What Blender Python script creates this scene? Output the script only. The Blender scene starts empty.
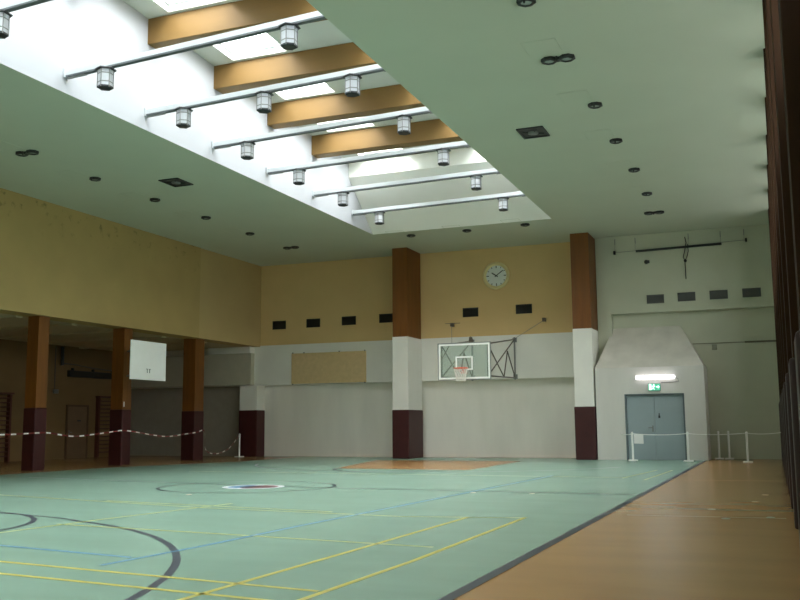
import bpy, bmesh, math, random
from mathutils import Vector, Matrix

random.seed(7)
SC = bpy.context.scene
COL = SC.collection
PI = math.pi

# ------------------------------------------------------------------ materials
def lin(r, g, b):
    f = lambda c: (c / 255 / 12.92) if c / 255 <= 0.04045 else ((c / 255 + 0.055) / 1.055) ** 2.4
    return (f(r), f(g), f(b), 1)

def mat(name, rgb, rough=0.6, spec=0.4, metal=0.0, var=0.08, scale=3.0, stretch=(1, 1, 1), bump=0.0, bscale=60.0, detail=4):
    """Paint / plaster / wood: base colour with a mottled variation and a fine bump."""
    m = bpy.data.materials.new(name); m.use_nodes = True
    nt = m.node_tree; b = nt.nodes['Principled BSDF']
    c = lin(*rgb)
    b.inputs['Roughness'].default_value = rough
    b.inputs['Metallic'].default_value = metal
    b.inputs['Specular IOR Level'].default_value = spec
    tc = nt.nodes.new('ShaderNodeTexCoord'); mp = nt.nodes.new('ShaderNodeMapping')
    mp.inputs['Scale'].default_value = stretch
    nt.links.new(tc.outputs['Object'], mp.inputs['Vector'])
    n = nt.nodes.new('ShaderNodeTexNoise'); n.inputs['Scale'].default_value = scale; n.inputs['Detail'].default_value = detail
    nt.links.new(mp.outputs['Vector'], n.inputs['Vector'])
    r = nt.nodes.new('ShaderNodeValToRGB')
    r.color_ramp.elements[0].position = 0.3; r.color_ramp.elements[1].position = 0.7
    lo = tuple(x * (1 - var) for x in c[:3]) + (1,); hi = tuple(min(1, x * (1 + var)) for x in c[:3]) + (1,)
    r.color_ramp.elements[0].color = lo; r.color_ramp.elements[1].color = hi
    nt.links.new(n.outputs['Fac'], r.inputs['Fac'])
    nt.links.new(r.outputs['Color'], b.inputs['Base Color'])
    if bump:
        n2 = nt.nodes.new('ShaderNodeTexNoise'); n2.inputs['Scale'].default_value = bscale
        nt.links.new(mp.outputs['Vector'], n2.inputs['Vector'])
        bp = nt.nodes.new('ShaderNodeBump'); bp.inputs['Strength'].default_value = bump; bp.inputs['Distance'].default_value = 0.01
        nt.links.new(n2.outputs['Fac'], bp.inputs['Height']); nt.links.new(bp.outputs['Normal'], b.inputs['Normal'])
    return m

def emit(name, rgb, strength):
    m = bpy.data.materials.new(name); m.use_nodes = True
    b = m.node_tree.nodes['Principled BSDF']
    b.inputs['Base Color'].default_value = lin(*rgb)
    b.inputs['Emission Color'].default_value = lin(*rgb)
    b.inputs['Emission Strength'].default_value = strength
    return m

def glass(name, tint, clear=0.9, rough=0.05):
    """Thin sheet of glass: mostly see-through with a glossy surface and a little tinted body."""
    m = bpy.data.materials.new(name); m.use_nodes = True
    nt = m.node_tree; out = nt.nodes['Material Output']; b = nt.nodes['Principled BSDF']
    b.inputs['Base Color'].default_value = lin(*tint); b.inputs['Roughness'].default_value = rough
    t = nt.nodes.new('ShaderNodeBsdfTransparent'); t.inputs['Color'].default_value = (0.97, 1.0, 0.98, 1)
    mx = nt.nodes.new('ShaderNodeMixShader'); mx.inputs['Fac'].default_value = clear
    nt.links.new(b.outputs[0], mx.inputs[1]); nt.links.new(t.outputs[0], mx.inputs[2])
    nt.links.new(mx.outputs[0], out.inputs['Surface'])
    return m

M = {}
M['ceiling'] = mat('ceiling_paint', (195, 199, 183), 0.85, 0.2, var=0.02, scale=0.7, bump=0.05)
M['white'] = mat('white_plaster', (230, 229, 222), 0.8, 0.25, var=0.03, scale=1.3, bump=0.12)
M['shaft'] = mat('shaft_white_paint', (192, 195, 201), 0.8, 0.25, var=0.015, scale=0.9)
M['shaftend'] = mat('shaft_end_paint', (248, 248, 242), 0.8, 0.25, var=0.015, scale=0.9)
M['lower'] = mat('grey_white_plaster', (236, 233, 224), 0.8, 0.25, var=0.05, scale=0.9, stretch=(1.5, 1, 0.35), bump=0.15)
M['pale'] = mat('pale_green_white_plaster', (193, 195, 176), 0.85, 0.2, var=0.04, scale=1.0, bump=0.12)
M['cream'] = mat('cream_paint', (214, 184, 132), 0.85, 0.2, var=0.03, scale=1.1, bump=0.1)
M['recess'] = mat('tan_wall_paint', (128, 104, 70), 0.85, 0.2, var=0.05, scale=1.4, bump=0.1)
M['weathered'] = mat('weathered_plaster', (204, 200, 190), 0.85, 0.2, var=0.1, scale=1.6, detail=7, bump=0.2)
M['ochre'] = mat('ochre_beam_paint', (128, 99, 55), 0.55, 0.35, var=0.05, scale=1.5, stretch=(0.3, 2, 3), bump=0.05)
M['wood'] = mat('orange_brown_wood', (114, 68, 20), 0.5, 0.4, var=0.14, scale=3.0, stretch=(3, 3, 0.25), bump=0.08)
M['maroon'] = mat('maroon_padding', (62, 22, 22), 0.5, 0.4, var=0.12, scale=5.0, bump=0.1)
M['teal'] = mat('teal_linoleum', (131, 162, 147), 0.26, 0.42, var=0.06, scale=1.1, stretch=(0.5, 1.8, 1), detail=6)
M['orange'] = mat('orange_brown_linoleum', (168, 128, 82), 0.25, 0.45, var=0.05, scale=1.2, stretch=(0.6, 1.8, 1), detail=6)
M['l_grey'] = mat('slate_line_paint', (60, 68, 78), 0.35, 0.4, var=0.05)
M['l_black'] = mat('dark_line_paint', (40, 52, 58), 0.35, 0.4, var=0.05)
M['l_yellow'] = mat('yellow_line_paint', (192, 184, 84), 0.35, 0.4, var=0.05)
M['l_pale'] = mat('worn_yellow_line_paint', (170, 180, 112), 0.35, 0.4, var=0.06)
M['l_blue'] = mat('blue_line_paint', (98, 148, 178), 0.35, 0.4, var=0.05)
M['l_seam'] = mat('floor_seam', (186, 152, 108), 0.35, 0.4, var=0.05)
M['em_white'] = mat('emblem_white', (215, 222, 225), 0.35, 0.4, var=0.02)
M['em_blue'] = mat('emblem_blue', (96, 132, 160), 0.35, 0.4, var=0.02)
M['em_dark'] = mat('emblem_dark', (45, 45, 65), 0.35, 0.4, var=0.02)
M['em_red'] = mat('emblem_red', (104, 72, 76), 0.35, 0.4, var=0.02)
M['bar'] = mat('white_steel', (200, 206, 210), 0.4, 0.5, var=0.02)
M['grey_metal'] = mat('grey_steel', (128, 130, 128), 0.4, 0.5, metal=0.3, var=0.04)
M['dark_metal'] = mat('dark_brown_steel', (92, 84, 74), 0.45, 0.5, metal=0.2, var=0.05)
M['black'] = mat('black_steel', (34, 35, 36), 0.45, 0.5, var=0.05)
M['char'] = mat('charcoal_steel', (40, 44, 48), 0.45, 0.5, var=0.05)
M['vent'] = mat('dark_vent_slats', (42, 40, 36), 0.5, 0.4, var=0.06)
M['ventr'] = mat('grey_vent_slats', (92, 94, 92), 0.5, 0.4, var=0.06)
M['lens'] = mat('dusty_lamp_lens', (150, 158, 152), 0.15, 0.6, var=0.05)
M['panel'] = mat('lantern_panel', (196, 200, 206), 0.25, 0.5, var=0.03, scale=9)
M['door'] = mat('blue_grey_door_paint', (150, 164, 168), 0.5, 0.4, var=0.02)
M['door2'] = mat('tan_door_paint', (122, 98, 72), 0.6, 0.3, var=0.06)
M['doorframe'] = mat('grey_door_frame', (104, 116, 120), 0.5, 0.4, var=0.03)
M['pin'] = mat('tan_board', (216, 190, 146), 0.85, 0.2, var=0.05, scale=8, bump=0.2)
M['pole'] = mat('white_post_paint', (244, 244, 241), 0.4, 0.45, var=0.02)
M['paper'] = mat('white_paper', (232, 232, 230), 0.8, 0.2, var=0.01)
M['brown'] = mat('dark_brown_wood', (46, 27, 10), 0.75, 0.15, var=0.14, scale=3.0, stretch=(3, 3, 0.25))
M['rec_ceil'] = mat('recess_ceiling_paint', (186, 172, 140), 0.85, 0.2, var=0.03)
M['rec_low'] = mat('shaded_recess_plaster', (158, 152, 138), 0.85, 0.2, var=0.05, bump=0.1)  # lower far wall plaster, colour darkened for the shade inside the recess
M['rec_band'] = mat('shaded_recess_band', (182, 178, 158), 0.85, 0.2, var=0.04, bump=0.1)  # same for the band: recess shade put into its colour
M['door3'] = mat('brown_door_frame', (92, 70, 48), 0.6, 0.3, var=0.06)
M['grey_dark'] = mat('bar_shade_grey', (92, 98, 102), 0.45, 0.5, var=0.04)  # shade tone for the underside of the lighting bars
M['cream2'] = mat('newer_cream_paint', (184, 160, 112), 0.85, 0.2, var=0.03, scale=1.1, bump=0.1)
M['shaftroof'] = mat('shaft_roof_paint', (206, 210, 203), 0.8, 0.25, var=0.015, scale=0.9)
M['cap'] = mat('dull_floor_cap', (176, 172, 154), 0.5, 0.3, var=0.03)
M['trunk'] = mat('grey_trunking', (138, 140, 122), 0.6, 0.3, var=0.03)
M['trunk2'] = mat('dark_trunking', (104, 102, 86), 0.6, 0.3, var=0.03)
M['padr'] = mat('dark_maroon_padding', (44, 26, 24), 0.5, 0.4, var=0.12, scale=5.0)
M['vest'] = mat('vestibule_plaster', (208, 206, 200), 0.8, 0.25, var=0.05, scale=1.2, stretch=(1.4, 1, 0.3), bump=0.12)
M['rim'] = mat('orange_rim_paint', (214, 84, 48), 0.4, 0.5, var=0.04)
M['net'] = mat('white_net_cord', (225, 222, 214), 0.8, 0.2, var=0.03)
M['tape_red'] = mat('red_barrier_tape', (112, 26, 24), 0.5, 0.4, var=0.03)
M['tape_white'] = mat('white_barrier_tape', (246, 242, 236), 0.5, 0.4, var=0.02)
M['clockrim'] = mat('cream_clock_rim', (222, 206, 152), 0.45, 0.5, var=0.04)
M['clockface'] = mat('white_clock_face', (224, 228, 226), 0.5, 0.4, var=0.02)
M['bars_wood'] = mat('dark_stained_wood', (88, 46, 34), 0.5, 0.4, var=0.12, stretch=(3, 3, 0.4))
M['pane'] = glass('skylight_glass', (236, 240, 244), 0.93, 0.15)
M['wpane'] = glass('obscured_window_glass', (225, 230, 228), 0.75, 0.3)
M['bglass'] = glass('backboard_glass', (168, 186, 176), 0.72, 0.05)
M['tube'] = emit('fluorescent_tube', (255, 250, 255), 3.0)
M['exit_green'] = emit('exit_sign_green', (84, 184, 150), 0.75)
M['exit_white'] = emit('exit_sign_white', (236, 255, 244), 1.3)

# damp speckles near the top of the cream side wall
def speckled(name, rgb, z0, z1):
    m = mat(name, rgb, 0.85, 0.2, var=0.04, scale=1.1, bump=0.1)
    nt = m.node_tree; b = nt.nodes['Principled BSDF']
    src = b.inputs['Base Color'].links[0].from_socket
    g = nt.nodes.new('ShaderNodeNewGeometry'); sp = nt.nodes.new('ShaderNodeSeparateXYZ')
    nt.links.new(g.outputs['Position'], sp.inputs[0])
    n = nt.nodes.new('ShaderNodeTexNoise'); n.inputs['Scale'].default_value = 4.5; n.inputs['Detail'].default_value = 5
    nt.links.new(g.outputs['Position'], n.inputs['Vector'])
    rz = nt.nodes.new('ShaderNodeMapRange'); rz.inputs[1].default_value = z0; rz.inputs[2].default_value = z1
    nt.links.new(sp.outputs['Z'], rz.inputs[0])
    rn = nt.nodes.new('ShaderNodeMapRange'); rn.inputs[1].default_value = 0.6; rn.inputs[2].default_value = 0.72
    nt.links.new(n.outputs['Fac'], rn.inputs[0])
    mu = nt.nodes.new('ShaderNodeMath'); mu.operation = 'MULTIPLY'
    nt.links.new(rz.outputs[0], mu.inputs[0]); nt.links.new(rn.outputs[0], mu.inputs[1])
    mu2 = nt.nodes.new('ShaderNodeMath'); mu2.operation = 'MULTIPLY'; mu2.inputs[1].default_value = 0.55
    nt.links.new(mu.outputs[0], mu2.inputs[0])
    mx = nt.nodes.new('ShaderNodeMix'); mx.data_type = 'RGBA'
    nt.links.new(mu2.outputs[0], mx.inputs[0]); nt.links.new(src, mx.inputs[6])
    mx.inputs[7].default_value = lin(70, 74, 52)
    nt.links.new(mx.outputs[2], b.inputs['Base Color'])
    return m
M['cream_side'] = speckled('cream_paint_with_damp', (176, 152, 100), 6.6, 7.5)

# ------------------------------------------------------------------ mesh builder
class MB:
    def __init__(self): self.v = []; self.f = []; self.mi = []; self.sm = []
    def face(self, pts, mi=0, smooth=False):
        i = len(self.v); self.v += [tuple(p) for p in pts]
        self.f.append(tuple(range(i, i + len(pts)))); self.mi.append(mi); self.sm.append(smooth); return self
    def poly(self, verts, faces, mi=0, smooth=False):
        i = len(self.v); self.v += [tuple(p) for p in verts]
        for f in faces:
            self.f.append(tuple(k + i for k in f)); self.mi.append(mi); self.sm.append(smooth)
        return self
    def box(self, x0, x1, y0, y1, z0, z1, mi=0):
        self.poly([(x0, y0, z0), (x1, y0, z0), (x1, y1, z0), (x0, y1, z0), (x0, y0, z1), (x1, y0, z1), (x1, y1, z1), (x0, y1, z1)],
                  [(0, 3, 2, 1), (4, 5, 6, 7), (0, 1, 5, 4), (1, 2, 6, 5), (2, 3, 7, 6), (3, 0, 4, 7)], mi)
        return self
    def tube(self, a, b, r, n=10, mi=0, r2=None):
        a = Vector(a); b = Vector(b); d = (b - a).normalized()
        u = d.orthogonal().normalized(); w = d.cross(u); r2 = r if r2 is None else r2
        V = []
        for p, rr in ((a, r), (b, r2)):
            for k in range(n):
                t = 2 * PI * k / n; V.append(p + (u * math.cos(t) + w * math.sin(t)) * rr)
        self.poly(V, [(k, (k + 1) % n, n + (k + 1) % n, n + k) for k in range(n)], mi, n > 6)
        self.poly(V[:n], [tuple(reversed(range(n)))], mi); self.poly(V[n:], [tuple(range(n))], mi)
        return self
    def path(self, pts, r, n=6, mi=0):
        P = [Vector(p) for p in pts]; V = []
        for i, p in enumerate(P):
            d = (P[min(i + 1, len(P) - 1)] - P[max(i - 1, 0)]).normalized()
            ref = Vector((0, 0, 1)) if abs(d.z) < 0.9 else Vector((0, 1, 0))
            u = d.cross(ref).normalized(); w = u.cross(d)
            for k in range(n):
                t = 2 * PI * k / n; V.append(p + (u * math.cos(t) + w * math.sin(t)) * r)
        F = []
        for i in range(len(P) - 1):
            for k in range(n):
                F.append((i * n + k, i * n + (k + 1) % n, (i + 1) * n + (k + 1) % n, (i + 1) * n + k))
        F.append(tuple(reversed(range(n)))); F.append(tuple(range((len(P) - 1) * n, len(P) * n)))
        self.poly(V, F, mi, True); return self
    def lathe(self, c, prof, n=24, axis='z', mi=0, phase=0.0, smooth=True):
        """prof: (radius, height) pairs along the axis; closed at the ends when the radius is 0."""
        V = []
        for r, h in prof:
            for k in range(n):
                t = 2 * PI * k / n + phase; a, b = r * math.cos(t), r * math.sin(t)
                V.append((c[0] + a, c[1] + b, c[2] + h) if axis == 'z' else (c[0] + a, c[1] - h, c[2] + b))
        F = []
        for i in range(len(prof) - 1):
            for k in range(n):
                F.append((i * n + k, i * n + (k + 1) % n, (i + 1) * n + (k + 1) % n, (i + 1) * n + k))
        self.poly(V, F, mi, smooth); return self
    def ring(self, c, r, z, w, n=96, a0=0, a1=2 * PI, mi=0):
        """flat ring or arc strip on the floor"""
        for k in range(n):
            t, s = a0 + (a1 - a0) * k / n, a0 + (a1 - a0) * (k + 1) / n
            q = lambda rr, tt: (c[0] + rr * math.cos(tt), c[1] + rr * math.sin(tt), z)
            self.face([q(r - w / 2, t), q(r + w / 2, t), q(r + w / 2, s), q(r - w / 2, s)], mi)
        return self
    def strip(self, a, b, w, z, mi=0):
        a = Vector((a[0], a[1], 0)); b = Vector((b[0], b[1], 0)); d = (b - a).normalized(); s = Vector((-d.y, d.x, 0)) * w / 2
        self.face([(p.x, p.y, z) for p in (a - s, b - s, b + s, a + s)], mi); return self
    def build(self, name, mats, parent=None, off=(0, 0, 0), bevel=0.0, seg=2):
        me = bpy.data.meshes.new(name)
        o = Vector(off)
        me.from_pydata([tuple(Vector(p) - o) for p in self.v], [], self.f)
        for m in (mats if isinstance(mats, (list, tuple)) else [mats]): me.materials.append(m)
        for p, mi, s in zip(me.polygons, self.mi, self.sm): p.material_index = mi; p.use_smooth = s
        bm = bmesh.new(); bm.from_mesh(me)
        bmesh.ops.remove_doubles(bm, verts=bm.verts, dist=1e-5) if bevel else None
        bmesh.ops.recalc_face_normals(bm, faces=bm.faces) if bevel else None
        bm.to_mesh(me); bm.free(); me.update()
        ob = bpy.data.objects.new(name, me); COL.objects.link(ob)
        if parent: ob.parent = parent
        else: ob.location = o
        if bevel:
            bv = ob.modifiers.new('edge', 'BEVEL'); bv.width = bevel; bv.segments = seg; bv.limit_method = 'ANGLE'
        return ob

def tag(o, label, cat, group=None):
    o['label'] = label; o['category'] = cat
    if group: o['group'] = group
    return o
def thing(name, label, cat, loc, group=None, rz=0.0):
    o = bpy.data.objects.new(name, None); COL.objects.link(o); o.empty_display_size = 0.2
    o.location = loc; o.rotation_euler = (0, 0, rz)
    return tag(o, label, cat, group)
def struct(o):
    o['kind'] = 'structure'; return o
def copy_thing(o, loc, label):
    r = o.copy(); COL.objects.link(r); r.location = loc; r['label'] = label
    for ch in o.children:
        c = ch.copy(); COL.objects.link(c); c.parent = r
        for g in ch.children:
            d = g.copy(); COL.objects.link(d); d.parent = c
    return r

# ------------------------------------------------------------------ dimensions (metres)
H = 7.72                        # ceiling
XL, XR = -19.43, 0.42           # hall side walls
YN, YF = -0.45, 33.4            # near and far wall
SX0, SX1, SY0, SY1 = -12.675, -6.437, 1.2, 29.28   # skylight opening
ZB = 4.40                       # underside of the upper side wall
XREC = -26.0                    # back of the side recess
roof = lambda y: 9.9 + (24.6 - y) * 0.05

# ------------------------------------------------------------------ floor with its markings
f = MB()
f.box(-26.4, 0.75, -0.8, 34.1, -0.2, 0.0, 0)
z1, z2, z3 = 0.0015, 0.003, 0.0045
f.face([(-18.9, 0.9, z1), (-2.2, 0.9, z1), (-2.28, 33.3, z1), (-17.4, 33.3, z1), (-17.4, 28.6, z1), (-18.9, 23.4, z1)], 1)
CX, CYC = -9.99, 16.7
f.face([(-11.75, 24.4, z2), (-7.75, 24.2, z2), (-7.9, 30.4, z2), (-13.1, 30.4, z2)], 0)          # free throw lane
f.strip((-2.2, 0.9), (-2.28, 32.2), 0.1, z3, 2)                                                    # side line
f.ring((CX, CYC), 1.75, z2, 0.07, 96, mi=3)                                                        # centre circle
f.strip((-17.2, 18.4), (-9.0, 16.85), 0.075, z2 + 0.0004, 3); f.strip((-9.0, 16.85), (-2.25, 16.5), 0.075, z2 + 0.0004, 3)
f.ring((-10.85, 3.56), 6.865, z2, 0.075, 96, -0.3, 1.245, mi=2)                                     # near three point arc
f.ring((-11.64, 2.88), 7.83, z2, 0.06, 96, 1.172, 2.1, mi=2)
f.ring((-10.9, 8.446), 2.287, z2 + 0.0005, 0.075, 64, -0.3, PI, mi=2)                                 # near free throw arc
f.ring((-9.9, 28.9), 6.1, z2, 0.08, 96, PI + 0.35, 2 * PI - 0.35, mi=3)                            # far three point arc
f.ring((-9.9, 24.6), 1.8, z2 + 0.0006, 0.08, 64, PI, 2 * PI, mi=3)
YW = 0.055
for a, b, mi in [((-3.13, 12.15), (-3.1, 8.0), 4), ((-3.1, 8.0), (-3.2, 4.6), 4),
                 ((-3.85, 12.0), (-3.9, 8.5), 4), ((-3.9, 8.5), (-3.98, 4.6), 4),
                 ((-8.6, 7.05), (-3.2, 6.36), 4), ((-8.6, 6.55), (-3.2, 5.9), 4),
                 ((-8.5, 9.62), (-6.2, 9.35), 5), ((-6.2, 9.35), (-3.25, 8.97), 5),
                 ((-8.46, 8.5), (-8.35, 10.3), 5), ((-8.35, 10.3), (-8.05, 13.0), 5),
                 ((-13.6, 13.55), (-8.1, 12.2), 5), ((-8.1, 12.2), (-4.72, 11.8), 5), ((-4.72, 11.8), (-3.1, 12.1), 5),
                 ((-10.4, 12.9), (-5.9, 12.15), 5), ((-3.0, 25.2), (-3.3, 21.4), 5), ((-2.62, 25.2), (-2.75, 20.8), 5),
                 ((-15.0, 22.0), (-3.2, 21.6), 5)]:
    f.strip(a, b, YW, z2 + 0.0008, mi)
for a, b in [((-9.0, 7.95), (-5.66, 7.4)), ((-5.6, 6.9), (-5.5, 8.3)), ((-5.5, 8.3), (-5.46, 10.4)), ((-5.46, 10.4), (-5.0, 22.0))]:
    f.strip(a, b, 0.055, z2 + 0.0012, 6)
for y in (13.0, 21.1):
    f.strip((-1.95, y - 0.1), (0.0, y), 0.03, z1, 7)                                                # seams in the brown border
ex, ey = -9.83, 16.65                                                                               # centre emblem
disc = lambda r, z, a0, a1, mi: f.face([(ex + r * math.cos(a0 + (a1 - a0) * k / 40), ey + r * math.sin(a0 + (a1 - a0) * k / 40), z) for k in range(41)], mi)
disc(0.62, z3, 0, 2 * PI * 0.999, 8)
disc(0.5, z3 + 0.001, PI * 0.62, PI * 1.45, 9)
disc(0.5, z3 + 0.001, -PI * 0.5, PI * 0.5, 11)
f.face([(ex - 0.2, ey - 0.2, z3 + 0.002), (ex + 0.02, ey - 0.42, z3 + 0.002), (ex + 0.1, ey + 0.3, z3 + 0.002), (ex - 0.1, ey + 0.42, z3 + 0.002)], 10)
struct(f.build('floor', [M['orange'], M['teal'], M['l_grey'], M['l_black'], M['l_yellow'], M['l_pale'], M['l_blue'], M['l_seam'],
                         M['em_white'], M['em_blue'], M['em_dark'], M['em_red']]))

# ------------------------------------------------------------------ shell
b = MB()
b.box(XL - 0.7, SX0, YN - 0.3, 34.1, H, H + 0.3); b.box(SX1, 0.75, YN - 0.3, 34.1, H, H + 0.3)
b.box(SX0, SX1, YN - 0.3, SY0, H, H + 0.3)
b.box(SX0, SX1, SY1, 34.1, H, H + 0.3)
b.mi = [0 if k % 6 == 0 else 1 for k in range(len(b.mi))]                        # opening sides in the shaft paint
struct(b.build('ceiling', [M['ceiling'], M['shaft']]))
b = MB()                                                                       # recess ceiling with its shallow ribs
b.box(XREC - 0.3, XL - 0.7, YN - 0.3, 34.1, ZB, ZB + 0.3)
for y in (18.6, 20.9, 23.2, 25.5, 27.8, 30.4): b.box(XREC, XL - 0.7, y - 0.12, y + 0.12, ZB - 0.05, ZB)
struct(b.build('ceiling_recess', M['rec_ceil']))

b = MB()
b.box(XL - 0.7, XL, YN - 0.3, 28.95, ZB, H); b.box(XL - 0.7, XL - 0.03, 28.95, 34.1, ZB, H, 1)
struct(b.build('wall_left', [M['cream_side'], M['cream2']]))
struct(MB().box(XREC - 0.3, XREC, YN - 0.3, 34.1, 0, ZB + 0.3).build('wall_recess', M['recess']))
WZ0, WZ1 = 4.4, 7.4                                                            # window band of the right wall, between its columns
rb = [(6.3 + 2.7 * k + 0.6, 6.3 + 2.7 * (k + 1) - 0.1) for k in range(-3, 9)]
b = MB(); b.box(XR, 0.75, YN - 0.3, 34.1, 0, WZ0); b.box(XR, 0.75, YN - 0.3, 34.1, WZ1, H)
ys = [YN - 0.3] + [v for r_ in rb for v in r_] + [34.1]
for q in range(0, len(ys), 2): b.box(XR, 0.75, ys[q], ys[q + 1], WZ0, WZ1)
struct(b.build('wall_right', M['pale']))
def portal(loc, rot, sx, sy):
    ld = bpy.data.lights.new('daylight_portal', 'AREA'); ld.shape = 'RECTANGLE'; ld.size = sx; ld.size_y = sy
    ld.cycles.is_portal = True
    lo = bpy.data.objects.new('daylight_portal', ld); COL.objects.link(lo); lo.location = loc; lo.rotation_euler = rot
for q, (a0, a1) in enumerate(rb):
    w_ = struct(MB().box(0.58, 0.59, a0, a1, WZ0, WZ1).build('window_%d' % (q + 21), M['wpane']))
    m = MB()
    for c0, c1, e0, e1 in ((a0, a1, WZ0, WZ0 + 0.06), (a0, a1, WZ1 - 0.06, WZ1), (a0, a0 + 0.06, WZ0, WZ1), (a1 - 0.06, a1, WZ0, WZ1), ((a0 + a1) / 2 - 0.03, (a0 + a1) / 2 + 0.03, WZ0, WZ1), (a0, a1, 5.87, 5.93)):
        m.box(0.55, 0.62, c0, c1, e0, e1)
    m.build('window_frame', M['bar'], w_)
    portal((0.8, (a0 + a1) / 2, (WZ0 + WZ1) / 2), (0, PI / 2, 0), WZ1 - WZ0, a1 - a0)
struct(MB().box(XREC - 0.3, 0.75, YN - 0.35, YN, 0, H).build('wall_near', M['white']))
b = MB()                                                                       # far wall: cream above, white band, set-back lower wall
b.box(XREC - 0.3, -5.75, YF, 34.1, 4.44, H, 0)
b.box(XREC - 0.3, -5.75, YF - 0.03, 34.1, 2.84, 4.44, 1)
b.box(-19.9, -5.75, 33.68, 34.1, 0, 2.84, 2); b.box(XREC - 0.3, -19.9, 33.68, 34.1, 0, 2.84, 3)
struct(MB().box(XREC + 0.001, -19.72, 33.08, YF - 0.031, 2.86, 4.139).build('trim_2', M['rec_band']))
struct(b.build('wall_far', [M['cream'], M['white'], M['lower'], M['rec_low'], M['rec_band']]))
struct(MB().box(-21.7, XL - 0.3, 33.0, YF - 0.031, 4.14, ZB - 0.001).build('trim_1', M['white']))   # short boxed beam end in the recess
b = MB()                                                                       # far wall right of the wooden column
b.box(-5.75, 0.75, 33.1, 34.1, 4.98, H); b.box(-5.75, -5.27, 33.1, 34.1, 0, 4.98); b.box(-5.27, 0.75, YF, 34.1, 0, 4.98)
struct(b.build('wall_far_right', M['pale']))

# door vestibule
VY = 31.95
b = MB()
b.box(-5.7, -4.76, VY, YF, 0, 3.04, 0); b.box(-2.85, -2.2, VY, YF, 0, 3.04, 0); b.box(-4.76, -2.85, VY, YF, 2.16, 3.04, 0)
p = [(-5.7, VY, 3.04), (-2.2, VY, 3.04), (-2.2, YF, 3.04), (-5.7, YF, 3.04), (-5.27, YF, 4.5), (-3.0, YF, 4.5)]
b.poly(p, [(0, 1, 5, 4), (1, 2, 5), (0, 4, 3)], 1)
struct(b.build('wall_vestibule', [M['vest'], M['weathered']]))

# skylight shaft
TOP = 11.8
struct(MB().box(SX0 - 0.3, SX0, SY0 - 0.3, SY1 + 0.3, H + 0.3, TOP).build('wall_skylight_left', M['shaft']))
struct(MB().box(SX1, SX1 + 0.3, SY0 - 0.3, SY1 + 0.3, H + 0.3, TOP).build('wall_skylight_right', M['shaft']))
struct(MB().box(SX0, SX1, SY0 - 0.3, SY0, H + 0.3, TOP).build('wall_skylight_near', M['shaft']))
b = MB()
prof = [(SY1, H), (27.3, 9.26), (27.3, TOP), (SY1 + 0.3, TOP), (SY1 + 0.3, H + 0.3), (SY1 + 0.02, H + 0.005)]
n = len(prof)
b.poly([(SX0 + 0.001, y, z) for y, z in prof] + [(SX1 - 0.001, y, z) for y, z in prof],
       [tuple(reversed(range(n))), tuple(range(n, 2 * n))] + [(k, (k + 1) % n, n + (k + 1) % n, n + k) for k in range(n)])
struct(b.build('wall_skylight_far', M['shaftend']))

GL = [(-12.06, -10.54), (-8.3, -6.75)]                                        # two glazed strips of the roof
beamY = [16.62 + 2.67 * k for k in range(-5, 4)]                               # front faces of the roof beams
edges = [SY0] + [y + 0.2 for y in beamY] + [27.3]
bays = [(edges[i] + 0.22, edges[i + 1] - 0.3) for i in range(len(edges) - 1)]
bays[-1] = (bays[-1][0], 27.2)
def slab(mb, x0, x1, y0, y1, t=0.16, lift=0.0, mi=0):
    mb.poly([(x, y, roof(y) + lift + dz) for dz in (0, t) for (x, y) in ((x0, y0), (x1, y0), (x1, y1), (x0, y1))],
            [(0, 3, 2, 1), (4, 5, 6, 7), (0, 1, 5, 4), (1, 2, 6, 5), (2, 3, 7, 6), (3, 0, 4, 7)], mi)
b = MB()
xs = [SX0 - 0.2, GL[0][0], GL[0][1], GL[1][0], GL[1][1], SX1 + 0.2]
WELL = 0.25
for i in (0, 2, 4): slab(b, xs[i], xs[i + 1], SY0 - 0.2, 27.6, WELL)
for i in (1, 3):
    ys = [SY0 - 0.2] + [v for by in bays for v in by] + [27.6]
    for k in range(0, len(ys), 2): slab(b, xs[i], xs[i + 1], ys[k], ys[k + 1], WELL)
struct(b.build('ceiling_skylight', M['shaftroof']))
k = 0
for (y0, y1) in bays:
    for (x0, x1) in GL:
        k += 1
        pm = MB(); slab(pm, x0 + 0.004, x1 - 0.004, y0 + 0.004, y1 - 0.004, 0.012, WELL - 0.06)
        w = struct(pm.build('window_%d' % k, M['pane']))
        fm = MB()
        q0, q1, w0, w1 = x0 + 0.002, x1 - 0.002, y0 + 0.002, y1 - 0.002
        for (a0, a1, c0, c1) in ((q0, q0 + 0.03, w0, w1), (q1 - 0.03, q1, w0, w1), (q0 + 0.03, q1 - 0.03, w0, w0 + 0.03), (q0 + 0.03, q1 - 0.03, w1 - 0.03, w1)):
            slab(fm, a0, a1, c0, c1, 0.03, WELL - 0.09)
        fm.build('window_frame', M['bar'], w)
        ym = (y0 + y1) / 2
        portal(((x0 + x1) / 2, ym, roof(ym) + WELL + 0.1), (-math.atan(0.05), 0, 0), x1 - x0, y1 - y0)

ORD = ['first', 'second', 'third', 'fourth', 'fifth', 'sixth', 'seventh', 'eighth', 'ninth', 'tenth']

# ochre beams across the shaft
vis = [y for y in beamY if y > 13]
for y in vis:
    j = len(vis) - 1 - vis.index(y)
    lab = ['ochre beam across the skylight nearest its far end', 'second ochre skylight beam from the far end',
           'third ochre skylight beam from the far end', 'long ochre skylight beam, fourth from the far end',
           'ochre skylight beam at the top edge of the photo'][j]
    z = roof(y) - 0.005
    o = MB().box(SX0 + 0.002, SX1 - 0.002, 0, 0.42, -0.6, 0).build('roof_beam', M['ochre'], bevel=0.012)
    for v in o.data.vertices: v.co.x -= (SX0 + SX1) / 2
    o.location = ((SX0 + SX1) / 2, y, z); tag(o, lab, 'beam', 'ochre beams under the skylight')

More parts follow.
